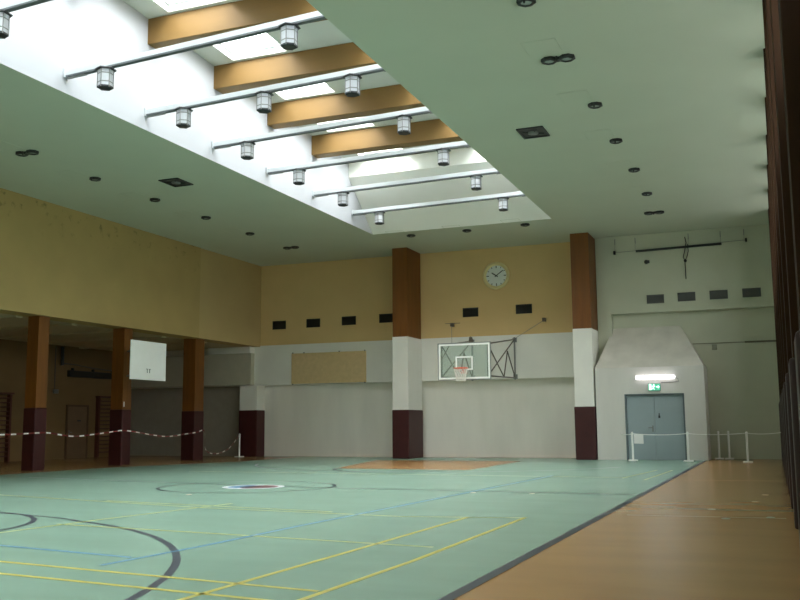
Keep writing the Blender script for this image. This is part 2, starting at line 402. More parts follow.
# lighting bars and lanterns
tilt = [0.05, 0.045, 0.035, 0.028, 0.017, 0.017, 0.015]                          # the bars hang a little higher at one end
barY = [11.4, 14.09, 16.64, 19.32, 21.99, 24.75, 27.56]
def far(k, n, noun): return '%s from the far end' % ORD[n - 1 - k] if k < n - 1 else 'nearest the far end'
bar0 = None
for i, y in enumerate(barY):
    lab = 'white steel lighting bar across the skylight, %s' % far(i, 7, 'bar')
    loc = ((SX0 + SX1) / 2, y, 8.085 + tilt[i] * 2.13)
    if bar0 is None:
        bar0 = thing('lighting_bar', lab, 'lighting bar', loc, 'white lighting bars below the skylight')
        hw = (SX1 - SX0) / 2 - 0.012
        MB().box(-hw + 0.02, hw - 0.02, -0.05, 0.05, 0.008, 0.115).build('rail', M['bar'], bar0, bevel=0.006)
        MB().box(-hw + 0.03, hw - 0.03, -0.052, 0.052, -0.025, 0.008).build('underside_shade', M['grey_dark'], bar0)  # dark strip added to give the rail a shaded underside
        for s in (-1, 1):
            MB().box(min(s * hw, s * (hw - 0.03)), max(s * hw, s * (hw - 0.03)), -0.07, 0.07, -0.03, 0.15).build('end_plate', M['bar'], bar0)
            MB().box(min(s * (hw - 0.04), s * (hw - 0.5)), max(s * (hw - 0.04), s * (hw - 0.5)), -0.03, 0.03, -0.05, -0.025).build('clamp', M['grey_metal'], bar0)
        br = bar0
    else: br = copy_thing(bar0, loc, lab)
    br.rotation_euler.y = -math.atan(tilt[i])

lan = None
spots = [(0, -11.69), (1, -11.7), (1, -7.7), (2, -11.68), (2, -9.68), (2, -7.64), (3, -11.69), (3, -7.58), (4, -11.69), (4, -7.56), (5, -11.68), (5, -7.55), (6, -11.7), (6, -7.55)]
for i, x in spots:
    side = 'left' if x < -11 else 'right' if x < -7 and x > -9 else 'middle'
    bn = far(i, 7, '').replace(' from the far end', '')
    lab = ('hexagonal lantern at the %s of the %s skylight bar from the far end' % (side, ORD[6 - i]))
    if i == 6: lab = 'hexagonal lantern at the %s of the farthest skylight bar' % side
    if i == 0: lab = 'hexagonal lantern cut off by the left edge of the photo'
    loc = (x, barY[i], 8.089 + tilt[i] * (x + 11.69))
    if lan is None:
        lan = thing('hanging_lantern', lab, 'lantern', loc, 'hexagonal lanterns on the skylight bars')
        R6 = 0.145; ph = PI / 6 + 0.12
        MB().lathe((0, 0, 0), [(0, -0.035), (0.2, -0.035), (0.205, -0.055), (0.15, -0.06), (0, -0.06)], 6, phase=ph, smooth=False).build('cap', M['char'], lan)
        MB().lathe((0, 0, 0), [(0, -0.06), (R6, -0.06), (R6, -0.385), (0, -0.385)], 6, phase=ph, smooth=False).build('glass_body', M['panel'], lan)
        for k in range(6):
            t = 2 * PI * k / 6 + ph
            MB().tube((R6 * 1.03 * math.cos(t), R6 * 1.03 * math.sin(t), -0.05), (R6 * 1.03 * math.cos(t), R6 * 1.03 * math.sin(t), -0.42), 0.0085, 6).build('rod', M['grey_metal'], lan)
        MB().lathe((0, 0, 0), [(0, -0.385), (0.155, -0.385), (0.155, -0.415), (0.12, -0.43), (0, -0.43)], 6, phase=ph, smooth=False).build('base', M['char'], lan)
        MB().lathe((0, 0, 0), [(0.146, -0.13), (0.15, -0.13), (0.15, -0.15), (0.146, -0.15)], 6, phase=ph, smooth=False).build('band', M['grey_metal'], lan)
        MB().lathe((0, 0, 0), [(0.146, -0.30), (0.15, -0.30), (0.15, -0.32), (0.146, -0.32)], 6, phase=ph, smooth=False).build('band', M['grey_metal'], lan)
    else: copy_thing(lan, loc, lab)

# ------------------------------------------------------------------ columns
def hall_column(label, x0, x1, y0, y1, parts, group):
    """parts: (name, z0, z1, grow, material)"""
    t = thing('column', label, 'column', ((x0 + x1) / 2, (y0 + y1) / 2, 0), group)
    for nm, z0, z1, g, m in parts:
        MB().box(x0 - g, x1 + g, y0 - g, y1 + g, z0, z1).build(nm, m, t, t.location, bevel=0.03 if nm == 'padding' else 0.006)
    return t
GL_ = 'columns along the open side recess'
for x0, x1, y, lab in [(-20.1, -19.6, 17.0, None), (-19.98, -19.58, 21.1, 'left recess column nearest the camera, ochre above maroon padding'),
                       (-20.06, -19.6, 24.95, 'left recess column behind the plain white board'),
                       (-20.16, -19.64, 29.05, 'left recess column between the white board and the corner')]:
    if lab is None: continue
    hall_column(lab, x0, x1, y, y + (0.58 if y > 28 else 0.43), [('wood_cladding', 1.77, ZB - 0.001, 0, M['wood']), ('padding', 0.001, 1.77, 0.02, M['maroon'])], GL_)
hall_column('white corner column with maroon padding beside the barrier tape post', -20.2, -19.4, 33.05, 33.66,
            [('plaster_shaft', 1.84, 2.835, 0, M['white']), ('padding', 0.001, 1.84, 0.02, M['maroon'])], GL_)
GF = 'wooden columns on the far wall'
for x0, x1, lab, zz in [(-13.05, -12.46, 'far wall column left of the basketball hoop, wood over white over maroon', 1.75),
                        (-6.4, -5.77, 'far wall column between the clock wall and the grey double door', 1.77)]:
    hall_column(lab, x0, x1, 31.93, 33.33, [('wood_cladding', 4.41, H - 0.001, 0, M['wood']), ('plaster_shaft', zz, 4.41, 0.012, M['white']),
                                           ('padding', 0.001, zz, 0.035, M['maroon'])], GF)
GR = 'columns along the right wall'
rc = None
rc = None
for k in range(10):
    y = 6.3 + 2.7 * k
    lab = 'dark padded right wall column, %s from the camera' % ORD[k]
    if k == 0: lab = 'dark padded right wall column nearest the camera'
    if rc is None:
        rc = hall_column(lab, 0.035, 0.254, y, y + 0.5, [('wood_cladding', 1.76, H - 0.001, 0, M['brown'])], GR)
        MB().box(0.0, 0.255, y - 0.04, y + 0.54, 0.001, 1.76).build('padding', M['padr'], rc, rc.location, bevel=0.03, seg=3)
        rc.location.x += 0.115
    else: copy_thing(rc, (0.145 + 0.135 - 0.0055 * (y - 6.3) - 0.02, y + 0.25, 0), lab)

# ------------------------------------------------------------------ ceiling downlights
def downlight(label, x, y, n, group):
    t = thing('ceiling_spotlight', label, 'ceiling light', (x, y, H), group)
    for q in range(n):
        dx = (q - (n - 1) / 2) * 0.32
        h = MB().lathe((dx, 0, 0), [(0.15, 0), (0.155, -0.045), (0.12, -0.065), (0.095, -0.06), (0.085, -0.02), (0, -0.02)], 8, smooth=False, phase=PI / 8).build('housing', M['black'], t)
        MB().lathe((dx, 0, 0), [(0.092, -0.045), (0.05, -0.055), (0, -0.058)], 8, phase=PI / 8).build('lens', M['lens'], h)
    MB().tube((0, -0.14, -0.02), (0, -0.14, -0.11), 0.018, 8).build('latch', M['black'], t)
    if n == 2: MB().box(-0.08, 0.08, -0.07, 0.07, -0.05, 0).build('junction_box', M['black'], t)
    m = MB()
    px = -0.16 if n == 2 else -0.3
    for a0, a1, c0, c1 in ((px - 0.3, px + 0.3, -0.9, -0.893), (px - 0.3, px - 0.293, -0.9, -0.25), (px + 0.293, px + 0.3, -0.9, -0.25)):
        m.box(a0, a1, c0, c1, -0.006, 0)
    m.build('hatch_seam', M['ceiling'], t)
G1, G2, G3 = 'spotlights along the right of the ceiling', 'spotlights along the left of the ceiling', 'spotlights between skylight and far wall'
R = [(-3.29, 13.62, 1), (-3.34, 16.12, 2), (-3.17, 18.86, 1), (-3.17, 21.54, 1), (-3.14, 24.28, 1), (-3.17, 27.04, 1), (-3.28, 29.63, 2)]
RL = ['black ceiling spotlight cut by the top edge of the photo', 'double black ceiling spotlight nearest the camera, right of the skylight',
      'single ceiling spotlight next beyond the near right double one', 'single ceiling spotlight level with the right dark ceiling hatch',
      'single right ceiling spotlight, third counting back from the far double one', 'single right ceiling spotlight just before the far double one',
      'double ceiling spotlight near the far right wall']
for (x, y, n), l in zip(R, RL): downlight(l, x, y, n, G1)
Lf = [(-16.29, 16.93, 2), (-16.4, 19.48, 1), (-16.38, 22.03, 1), (-16.36, 24.62, 1), (-16.39, 27.33, 1), (-16.33, 30.14, 2)]
LL = ['double ceiling spotlight nearest the camera, left of the skylight', 'single left ceiling spotlight next beyond the near double one',
      'single ceiling spotlight just beyond the left dark ceiling hatch', 'single left ceiling spotlight, second before the far double one',
      'single left ceiling spotlight just before the far double one', 'double ceiling spotlight near the far left corner']
for (x, y, n), l in zip(Lf, LL): downlight(l, x, y, n, G2)
for (x, y), l in zip([(-11.5, 29.88), (-9.47, 29.87), (-7.42, 29.73)], ['far ceiling spotlight beside the left wooden column top', 'far ceiling spotlight in the middle, above the clock wall', 'far ceiling spotlight above and right of the clock']):
    downlight(l, x, y, 1, G3)
for x, y, l in [(-14.7, 20.67, 'square dark ceiling hatch left of the skylight'), (-4.8, 20.19, 'square dark ceiling hatch right of the skylight')]:
    t = thing('ceiling_hatch', l, 'ceiling hatch', (x, y, H), 'square hatches in the ceiling')
    m = MB()
    for a in ((-0.3, 0.3, -0.37, -0.32), (-0.3, 0.3, 0.32, 0.37), (-0.3, -0.25, -0.37, 0.37), (0.25, 0.3, -0.37, 0.37)): m.box(*a, -0.03, 0)
    m.build('frame', M['char'], t)
    MB().box(-0.25, 0.25, -0.32, 0.32, -0.012, 0).build('cover', M['black'], t)
    MB().lathe((0, 0, 0), [(0.12, -0.012), (0.12, -0.04), (0.06, -0.05), (0, -0.05)], 12).build('fan_hub', M['grey_metal'], t)
    for k in range(4):
        c, s = math.cos(k * PI / 2 + 0.5), math.sin(k * PI / 2 + 0.5)
        MB().tube((0.1 * c, 0.1 * s, -0.025), (0.25 * c, 0.25 * s, -0.02), 0.014, 6).build('spoke', M['char'], t)

# ------------------------------------------------------------------ wall vents
def vent(label, x, z, w, h, y, m, group, x1=None):
    t = thing('wall_vent', label, 'vent', (x, y, z - h / 2), group)
    f_ = MB()
    for a in ((x - w / 2, x + w / 2, z + h / 2 - 0.03, z + h / 2), (x - w / 2, x + w / 2, z - h / 2, z - h / 2 + 0.03)): f_.box(a[0], a[1], y - 0.03, y, a[2], a[3])
    for a in (x - w / 2, x + w / 2 - 0.03): f_.box(a, a + 0.03, y - 0.03, y, z - h / 2, z + h / 2)
    f_.build('frame', m, t, t.location)
    s_ = MB().box(x - w / 2 + 0.03, x + w / 2 - 0.03, y - 0.006, y, z - h / 2 + 0.03, z + h / 2 - 0.03)
    k = 5
    for q in range(k):
        zz = z - h / 2 + 0.04 + (h - 0.08) * (q + 0.5) / k
        s_.face([(x - w / 2 + 0.03, y - 0.026, zz - 0.02), (x + w / 2 - 0.03, y - 0.026, zz - 0.02), (x + w / 2 - 0.03, y - 0.006, zz + 0.02), (x - w / 2 + 0.03, y - 0.006, zz + 0.02)])
    s_.build('louvre', m, t, t.location)
GV = 'dark vents high on the cream far wall'
for x, z, l in [(-18.6, 5.25, 'dark wall vent nearest the left corner of the cream wall'), (-17.06, 5.26, 'dark vent on cream wall, second from the left corner'),
                (-15.5, 5.28, 'dark vent on cream wall, third from the left corner'), (-13.9, 5.3, 'dark vent on cream wall touching the left wooden column'),
                (-10.5, 5.35, 'dark vent on cream wall above the basketball backboard'), (-8.46, 5.37, 'dark vent on cream wall below and right of the clock')]:
    vent(l, x, z, 0.6, 0.34, YF, M['vent'], GV)
for x, z, l in [(-3.75, 5.43, 'grey wall vent nearest the right wooden column'), (-2.72, 5.45, 'second grey wall vent from the right wooden column'),
                (-1.68, 5.46, 'third grey wall vent from the right wooden column'), (-0.64, 5.47, 'grey wall vent nearest the right side wall')]:
    vent(l, x, z, 0.58, 0.3, 33.1, M['ventr'], 'grey vents on the pale far wall')

# ------------------------------------------------------------------ wall clock
cx, cz = -9.47, 6.66
t = thing('wall_clock', 'large round white wall clock high on the cream far wall', 'clock', (cx, YF, cz - 0.5))
MB().lathe((cx, YF, cz), [(0.5, 0), (0.52, 0.06), (0.48, 0.12), (0.41, 0.11), (0.385, 0.04), (0.385, 0)], 40, 'y').build('rim', M['clockrim'], t, t.location)
MB().lathe((cx, YF, cz), [(0.41, 0.03), (0.2, 0.03), (0, 0.03)], 40, 'y').build('face', M['clockface'], t, t.location)
for k in range(12):
    m = MB()
    a = 2 * PI * k / 12; L = 0.09 if k % 3 == 0 else 0.055; w = 0.016 if k % 3 == 0 else 0.012
    s, c = math.sin(a), math.cos(a); r0, r1 = 0.375 - L, 0.375
    m.face([(cx + s * r0 - c * w, YF - 0.034, cz + c * r0 + s * w), (cx + s * r0 + c * w, YF - 0.034, cz + c * r0 - s * w),
            (cx + s * r1 + c * w, YF - 0.034, cz + c * r1 - s * w), (cx + s * r1 - c * w, YF - 0.034, cz + c * r1 + s * w)])
    m.build('hour_mark', M['black'], t, t.location)
for nm, ang, L, w, dy in (('hour_hand', 304, 0.22, 0.02, 0.045), ('minute_hand', 54, 0.34, 0.016, 0.055)):
    a = math.radians(ang); s, c = math.sin(a), math.cos(a); tl = 0.07
    P = [(-tl, -w), (L * 0.9, -w), (L, 0), (L * 0.9, w), (-tl, w)]
    MB().face([(cx + s * r + c * q, YF - dy, cz + c * r - s * q) for r, q in P]).build(nm, M['black'], t, t.location)
MB().tube((cx, YF - 0.03, cz), (cx, YF - 0.065, cz), 0.022, 10).build('hub', M['black'], t, t.location)

# ------------------------------------------------------------------ tan board on the white band
t = thing('notice_board', 'plain tan board on the white band of the far wall', 'notice board', (-16.38, 33.37, 2.76))
x0, x1, z0, zz1 = -18.0, -14.75, 2.86, 4.07
MB().box(x0, x1, 33.335, 33.37, z0, zz1).build('panel', M['pin'], t, t.location)
for x in (x0 + 0.05, x0 + 0.55, x0 + 2.1, x1 - 0.05):
    MB().box(x - 0.02, x + 0.02, 33.33, 33.37, zz1 - 0.01, zz1 + 0.04).build('clip', M['grey_metal'], t, t.location)
for x in (x0 + 0.05, x1 - 0.05):
    MB().box(x - 0.02, x + 0.02, 33.33, 33.37, z0 - 0.04, z0 + 0.01).build('clip', M['grey_metal'], t, t.location)

# ------------------------------------------------------------------ basketball hoop on the far wall
bx, by = -9.46, 29.3
t = thing('basketball_hoop', 'glass backboard with orange rim held out from the far wall by trusses', 'basketball hoop', (bx, 33.37, 2.64))
L0 = t.location
def part(mb, nm, m, parent=None, **k): return mb.build(nm, m, parent or t, L0, **k)
zb, zt, hw = 2.64, 3.86, 0.905
g = part(MB().box(bx - hw + 0.02, bx + hw - 0.02, by - 0.01, by + 0.01, zb + 0.02, zt - 0.02), 'backboard', M['bglass'])
m = MB()
def rect(m, x0, x1, z0, z1, w, y0, y1):
    m.box(x0, x1, y0, y1, z1 - w, z1); m.box(x0, x1, y0, y1, z0, z0 + w); m.box(x0, x0 + w, y0, y1, z0 + w, z1 - w); m.box(x1 - w, x1, y0, y1, z0 + w, z1 - w)
rect(m, bx - hw, bx + hw, zb, zt, 0.03, by - 0.02, by + 0.03); part(m, 'frame', M['grey_metal'])
m = MB(); rect(m, bx - hw + 0.03, bx + hw - 0.03, zb + 0.03, zt - 0.03, 0.06, by - 0.016, by - 0.01); part(m, 'border_line', M['pole'])
m = MB(); rect(m, bx - 0.295, bx + 0.295, 2.96, 3.41, 0.05, by - 0.016, by - 0.01); part(m, 'target_square', M['pole'])
m = MB(); rcx, rcy, rz, rr = bx, by - 0.39, 3.0, 0.225
P = [(rcx + rr * math.cos(2 * PI * k / 28), rcy + rr * math.sin(2 * PI * k / 28), rz) for k in range(29)]
m.path(P, 0.018, 8); m.box(bx - 0.1, bx + 0.1, by - 0.17, by - 0.012, rz - 0.02, rz + 0.015); m.box(bx - 0.09, bx + 0.09, by - 0.03, by - 0.012, rz - 0.16, rz + 0.02)
m.tube((bx - 0.08, by - 0.03, rz - 0.15), (bx - 0.17, rcy + 0.13, rz), 0.012, 6); m.tube((bx + 0.08, by - 0.03, rz - 0.15), (bx + 0.17, rcy + 0.13, rz), 0.012, 6)
rim = part(m, 'rim', M['rim'])
m = MB(); NS = 14; lv = [(0.222, 0.0), (0.205, -0.09), (0.18, -0.19), (0.155, -0.3), (0.15, -0.42)]
for i in range(len(lv) - 1):
    for k in range(NS):
        for d in (0.5, -0.5):
            a0 = 2 * PI * (k + 0.5 * i) / NS; a1 = a0 + d * 2 * PI / NS
            m.tube((rcx + lv[i][0] * math.cos(a0), rcy + lv[i][0] * math.sin(a0), rz + lv[i][1]),
                   (rcx + lv[i + 1][0] * math.cos(a1), rcy + lv[i + 1][0] * math.sin(a1), rz + lv[i + 1][1]), 0.008, 5)
part(m, 'net', M['net'], rim)
trs = []
for (wx, ex_, sd) in ((-8.82, bx + 0.78, 1), (-10.43, bx - 0.8, -1)):
    wt, wb, et, eb = 4.26, 2.86, 3.8, 2.76
    wy, ey_ = 33.28, by + 0.07
    def tp(tt, u):
        x = wx + (ex_ - wx) * tt; y = wy + (ey_ - wy) * tt
        top = wt + (et - wt) * tt; bot = wb + (eb - wb) * tt
        return (x, y, bot + (top - bot) * u)
    part(MB().tube((wx, wy, wb - 0.06), (wx, wy, wt + 0.08), 0.03, 10), 'wall_post', M['grey_metal'])
    for z in (wb + 0.05, wt - 0.02): part(MB().box(wx - 0.07, wx + 0.07, wy, 33.369, z - 0.08, z + 0.08), 'wall_bracket', M['grey_metal'])
    part(MB().tube(tp(1, -0.02), tp(1, 1.02), 0.026, 10), 'board_post', M['dark_metal'])
    part(MB().tube(tp(0, 1), tp(1, 1), 0.026, 10), 'top_chord', M['dark_metal'])
    part(MB().tube(tp(0, 0), tp(1, 0), 0.026, 10), 'bottom_chord', M['dark_metal'])
    for a, c in (((0, 1), (1, 0)), ((1, 1), (.44, 0)), ((.29, .71), (.44, 0)), ((.29, .71), (0, 0))):
        part(MB().tube(tp(*a), tp(*c), 0.022, 8), 'brace', M['dark_metal'])
    trs.append(tp)
for u in (0.06, 0.98):
    part(MB().tube(trs[0](1, u), trs[1](1, u), 0.022, 8), 'cross_tube', M['dark_metal'])
part(MB().tube(trs[0](0.75, 1), trs[1](1, 0.55), 0.018, 8), 'cross_tube', M['dark_metal'])
part(MB().box(bx + 0.16, bx + 0.30, by + 0.02, by + 0.08, zt - 0.06, zt + 0.1).lathe((bx + 0.23, by + 0.02, zt + 0.13), [(0, -0.03), (0.055, -0.03), (0.055, 0.03), (0, 0.03)], 14, 'y'), 'pulley', M['dark_metal'])
part(MB().tube((-11.19, 33.2, 4.86), (-11.19, 33.2, 4.2), 0.008, 5).tube((-11.19, 33.2, 4.2), (-10.43, 33.28, 4.2), 0.008, 5), 'cable', M['grey_metal'])
part(MB().tube((-7.73, 33.3, 4.9), (-8.82, 33.28, 4.28), 0.008, 5), 'cable', M['grey_metal'])
for x, z in ((-11.19, 4.9), (-7.7, 4.93)):
    part(MB().box(x - 0.05, x + 0.05, 33.18, 33.399, z - 0.06, z + 0.06).tube((x - 0.28 if x < -9 else x, 33.3, z + 0.06), (x + 0.3 if x < -9 else x + 0.05, 33.3, z + 0.06), 0.01, 6), 'cable_hook', M['dark_metal'])

# ------------------------------------------------------------------ plain white board on the left column
t = thing('practice_backboard', 'plain white rectangular backboard fixed out from the left recess column', 'backboard', (-18.3, 24.5, 2.66))
L0 = t.location
part(MB().box(-18.33, -18.3, 23.62, 25.42, 2.66, 3.87), 'board', M['pole'], bevel=0.006)
m = MB()
m.box(-18.3, -18.288, 24.44, 24.46, 2.88, 3.0); m.box(-18.3, -18.288, 24.56, 24.58, 2.88, 3.0); m.box(-18.3, -18.288, 24.40, 24.48, 2.99, 3.01); m.box(-18.3, -18.288, 24.54, 24.62, 2.99, 3.01)
part(m, 'rim_plate', M['grey_metal'])
for z in (2.85, 3.65): part(MB().box(-18.38, -18.33, 23.7, 25.35, z - 0.04, z + 0.04), 'batten', M['dark_metal'])
for z in (2.85, 3.65): part(MB().tube((-18.36, 25.3, z), (-19.57, 25.2, z), 0.03, 8), 'arm', M['dark_metal'])
part(MB().tube((-18.36, 24.0, 3.65), (-19.57, 25.1, 3.65), 0.025, 8), 'arm', M['dark_metal'])
part(MB().tube((-18.36, 24.0, 2.85), (-19.57, 25.1, 2.85), 0.025, 8), 'arm', M['dark_metal'])
tag(MB().box(-0.004, 0.0, -0.025, 0.025, 0, 0.16).build('paper_strip', M['paper']), 'small white strip stuck on the recess column below the white board', 'sticker').location = (-19.597, 25.03, 1.86)

# ------------------------------------------------------------------ vestibule double door, lamp and exit sign
d = bpy.data.objects.new('door_1', None); COL.objects.link(d); d.location = (-3.8, 32.05, 0); struct(d)
L0 = d.location
m = MB(); m.box(-4.76, -4.71, 31.96, 32.14, 0.001, 2.159); m.box(-2.9, -2.85, 31.96, 32.14, 0.001, 2.159); m.box(-4.71, -2.9, 31.96, 32.14, 2.11, 2.159)
m.build('door_frame', M['doorframe'], d, L0)
l1 = MB().box(-4.705, -3.812, 32.03, 32.09, 0.006, 2.1).build('door_leaf', M['door'], d, L0, bevel=0.004)
l2 = MB().box(-3.806, -2.905, 32.03, 32.09, 0.006, 2.1).build('door_leaf', M['door'], d, L0, bevel=0.004)
m = MB().box(-3.91, -3.87, 32.018, 32.03, 0.92, 1.12); m.tube((-3.89, 32.03, 1.05), (-3.89, 31.97, 1.05), 0.012, 8); m.tube((-3.89, 31.975, 1.05), (-4.03, 31.975, 1.05), 0.013, 8)
m.build('door_handle', M['grey_metal'], l1, L0)
MB().box(-3.70, -3.64, 32.015, 32.03, 1.36, 1.44).box(-3.685, -3.655, 32.0, 32.03, 1.44, 1.52).build('lock_plate', M['char'], l2, L0)
t = thing('tube_lamp', 'glowing white fluorescent tube lamp above the grey double door', 'wall lamp', (-3.73, VY, 2.62)); L0 = t.location
part(MB().box(-4.36, -3.09, VY - 0.05, VY - 0.001, 2.66, 2.73), 'housing', M['pole'])
m = MB(); m.lathe((0, 0, 0), [(0, -0.63), (0.05, -0.62), (0.068, -0.58), (0.068, 0.58), (0.05, 0.62), (0, 0.63)], 14)
m.v = [(-3.73 + z, VY - 0.1 + x, 2.69 + y) for x, y, z in m.v]
part(m, 'tube', M['tube'])
part(MB().path([(-3.08, VY - 0.012, 2.66), (-3.02, VY - 0.012, 2.64), (-3.0, VY - 0.012, 2.54), (-3.1, VY - 0.012, 2.53), (-3.56, VY - 0.012, 2.52)], 0.01, 6), 'cable', M['grey_metal'])
t = thing('exit_sign', 'green lit emergency exit sign directly above the double door', 'exit sign', (-3.77, VY, 2.24)); L0 = t.location
part(MB().box(-3.97, -3.57, VY - 0.09, VY - 0.001, 2.25, 2.49), 'housing', M['grey_metal'], bevel=0.01)
part(MB().box(-3.96, -3.58, VY - 0.096, VY - 0.089, 2.26, 2.48), 'face', M['exit_green'])
m = MB(); yy = VY - 0.1
def fr(m, P): m.face([(-3.955 + x * 0.92, yy, 2.258 + z) for x, z in P])
fr(m, [(0.02, 0.02), (0.10, 0.02), (0.10, 0.21), (0.02, 0.21)])                                     # doorway
fr(m, [(0.185 + 0.022 * math.cos(k * PI / 5), 0.19 + 0.022 * math.sin(k * PI / 5)) for k in range(10)])   # running figure
fr(m, [(0.15, 0.09), (0.185, 0.08), (0.205, 0.165), (0.165, 0.165)]); fr(m, [(0.165, 0.165), (0.12, 0.13), (0.128, 0.118), (0.175, 0.148)])
fr(m, [(0.2, 0.165), (0.235, 0.13), (0.228, 0.12), (0.19, 0.148)]); fr(m, [(0.15, 0.095), (0.175, 0.09), (0.15, 0.05), (0.11, 0.05), (0.11, 0.065), (0.14, 0.066)])
fr(m, [(0.165, 0.088), (0.188, 0.082), (0.215, 0.02), (0.195, 0.018)])
fr(m, [(0.27, 0.1), (0.33, 0.1), (0.33, 0.06), (0.385, 0.118), (0.33, 0.176), (0.33, 0.136), (0.27, 0.136)])   # arrow
part(m, 'pictogram', M['exit_white'])

# ------------------------------------------------------------------ things on the pale far wall
yw = 33.1
t = thing('curtain_rail', 'long black rail hung on thin wires high on the pale wall', 'rail', (-2.9, yw, 7.0)); L0 = t.location
part(MB().tube((-4.33, yw - 0.1, 7.13), (-1.5, yw - 0.1, 7.17), 0.04, 8), 'rail', M['black'])
part(MB().tube((-5.07, yw - 0.1, 7.13), (-0.72, yw - 0.1, 7.24), 0.008, 5), 'wire', M['grey_metal'])
for x, z in ((-5.07, 7.13), (-0.72, 7.24)): part(MB().box(x - 0.03, x + 0.03, yw - 0.13, yw - 0.001, z - 0.06, z + 0.06), 'bracket', M['black'])
for x in (-5.05, -4.35, -2.57, -1.53, -0.78): part(MB().box(x - 0.012, x + 0.012, yw - 0.04, yw - 0.001, 7.42, 7.62).tube((x, yw - 0.04, 7.46), (x, yw - 0.1, 7.19), 0.006, 5), 'hanger', M['grey_metal'])
part(MB().path([(-2.68, yw - 0.1, 7.5), (-2.64, yw - 0.13, 7.3), (-2.7, yw - 0.13, 7.0), (-2.76, yw - 0.1, 6.8), (-2.71, yw - 0.1, 6.7), (-2.7, yw - 0.1, 6.05)], 0.014, 6), 'cord', M['black'])
part(MB().path([(-2.6, yw - 0.1, 7.25), (-2.58, yw - 0.14, 7.0), (-2.63, yw - 0.12, 6.82), (-2.68, yw - 0.1, 6.72)], 0.014, 6), 'cord', M['black'])
part(MB().lathe((-2.7, yw - 0.07, 6.68), [(0, -0.04), (0.05, -0.04), (0.05, 0.04), (0, 0.04)], 12, 'y'), 'pulley', M['black'])
o = tag(MB().lathe((0, 0, 0), [(0.0, 0.12), (0.05, 0.12), (0.075, 0.05), (0.075, 0)], 12, 'y').box(0.02, 0.11, -0.06, 0, -0.05, 0.05).build('wall_sensor', M['black']), 'small black sensor below the black rail', 'sensor'); o.location = (-4.0, yw - 0.001, 6.74)
o = tag(MB().box(-0.08, 0.08, -0.06, 0, -0.09, 0.09).build('junction_box', M['trunk'], bevel=0.008), 'small square box hanging below the thin trunking line', 'wall box'); o.location = (-1.92, YF - 0.001, 3.72)
t = thing('cable_trunking', 'thin dark trunking running along the pale wall to the right corner', 'trunking', (-1.2, YF, 3.85)); L0 = t.location
part(MB().box(-2.62, -0.95, YF - 0.03, YF - 0.001, 3.84, 3.875), 'thin_run', M['trunk'])
part(MB().box(-0.95, 0.41, YF - 0.05, YF - 0.001, 3.83, 3.89), 'thick_run', M['trunk2'])

# ------------------------------------------------------------------ barrier posts, rope, notice
po = None
posts = [(-4.42, 31.0, 'white barrier post in front of the left door leaf'), (-2.7, 30.75, 'white barrier post just right of the grey double door'),
         (-0.96, 30.3, 'white barrier post standing nearest the right side wall'), (-1.92, 33.0, 'left of the two white posts standing against the pale wall'),
         (-1.61, 33.05, 'right of the two white posts standing against the pale wall'), (-19.72, 32.3, 'white barrier post by the left corner holding the striped tape')]
for x, y, lab in posts:
    if po is None:
        po = thing('barrier_post', lab, 'barrier post', (x, y, 0), 'white barrier posts')
        MB().box(-0.14, 0.14, -0.14, 0.14, 0.005, 0.05).build('base', M['pole'], po, bevel=0.012)
        MB().tube((0, 0, 0.05), (0, 0, 0.9), 0.034, 12).build('pole', M['pole'], po)
        MB().lathe((0, 0, 0.9), [(0.038, -0.03), (0.038, 0.0), (0.02, 0.025), (0, 0.03)], 12).build('cap', M['pole'], po)
    else: copy_thing(po, (x, y, 0), lab)
m = MB(); rp = [(-4.9, 31.93, 0.88), (-4.42, 30.96, 0.87), (-2.7, 30.71, 0.87), (-0.96, 30.26, 0.88), (0.06, 30.6, 0.9)]
pts = []
for a, c in zip(rp, rp[1:]):
    for k in range(10):
        s = k / 10; pts.append((a[0] + (c[0] - a[0]) * s, a[1] + (c[1] - a[1]) * s, a[2] + (c[2] - a[2]) * s - 0.16 * s * (1 - s)))
pts.append(rp[-1]); m.path(pts, 0.013, 6)
o = m.build('barrier_rope', M['pole'], off=(-2.7, 30.6, 0.8)); tag(o, 'thin white rope strung between the barrier posts by the door', 'rope')
m = MB(); m.poly([(-4.36, 30.935, 0.56), (-4.06, 30.90, 0.55), (-4.06, 30.895, 0.84), (-4.36, 30.93, 0.85), (-4.36, 30.941, 0.56), (-4.06, 30.906, 0.55), (-4.06, 30.901, 0.84), (-4.36, 30.936, 0.85)],
                 [(0, 1, 2, 3), (7, 6, 5, 4), (0, 4, 5, 1), (1, 5, 6, 2), (2, 6, 7, 3), (3, 7, 4, 0)])
tag(m.build('paper_notice', M['paper'], off=(-4.2, 30.92, 0.55)), 'white paper sheet hung on the rope before the door', 'paper')

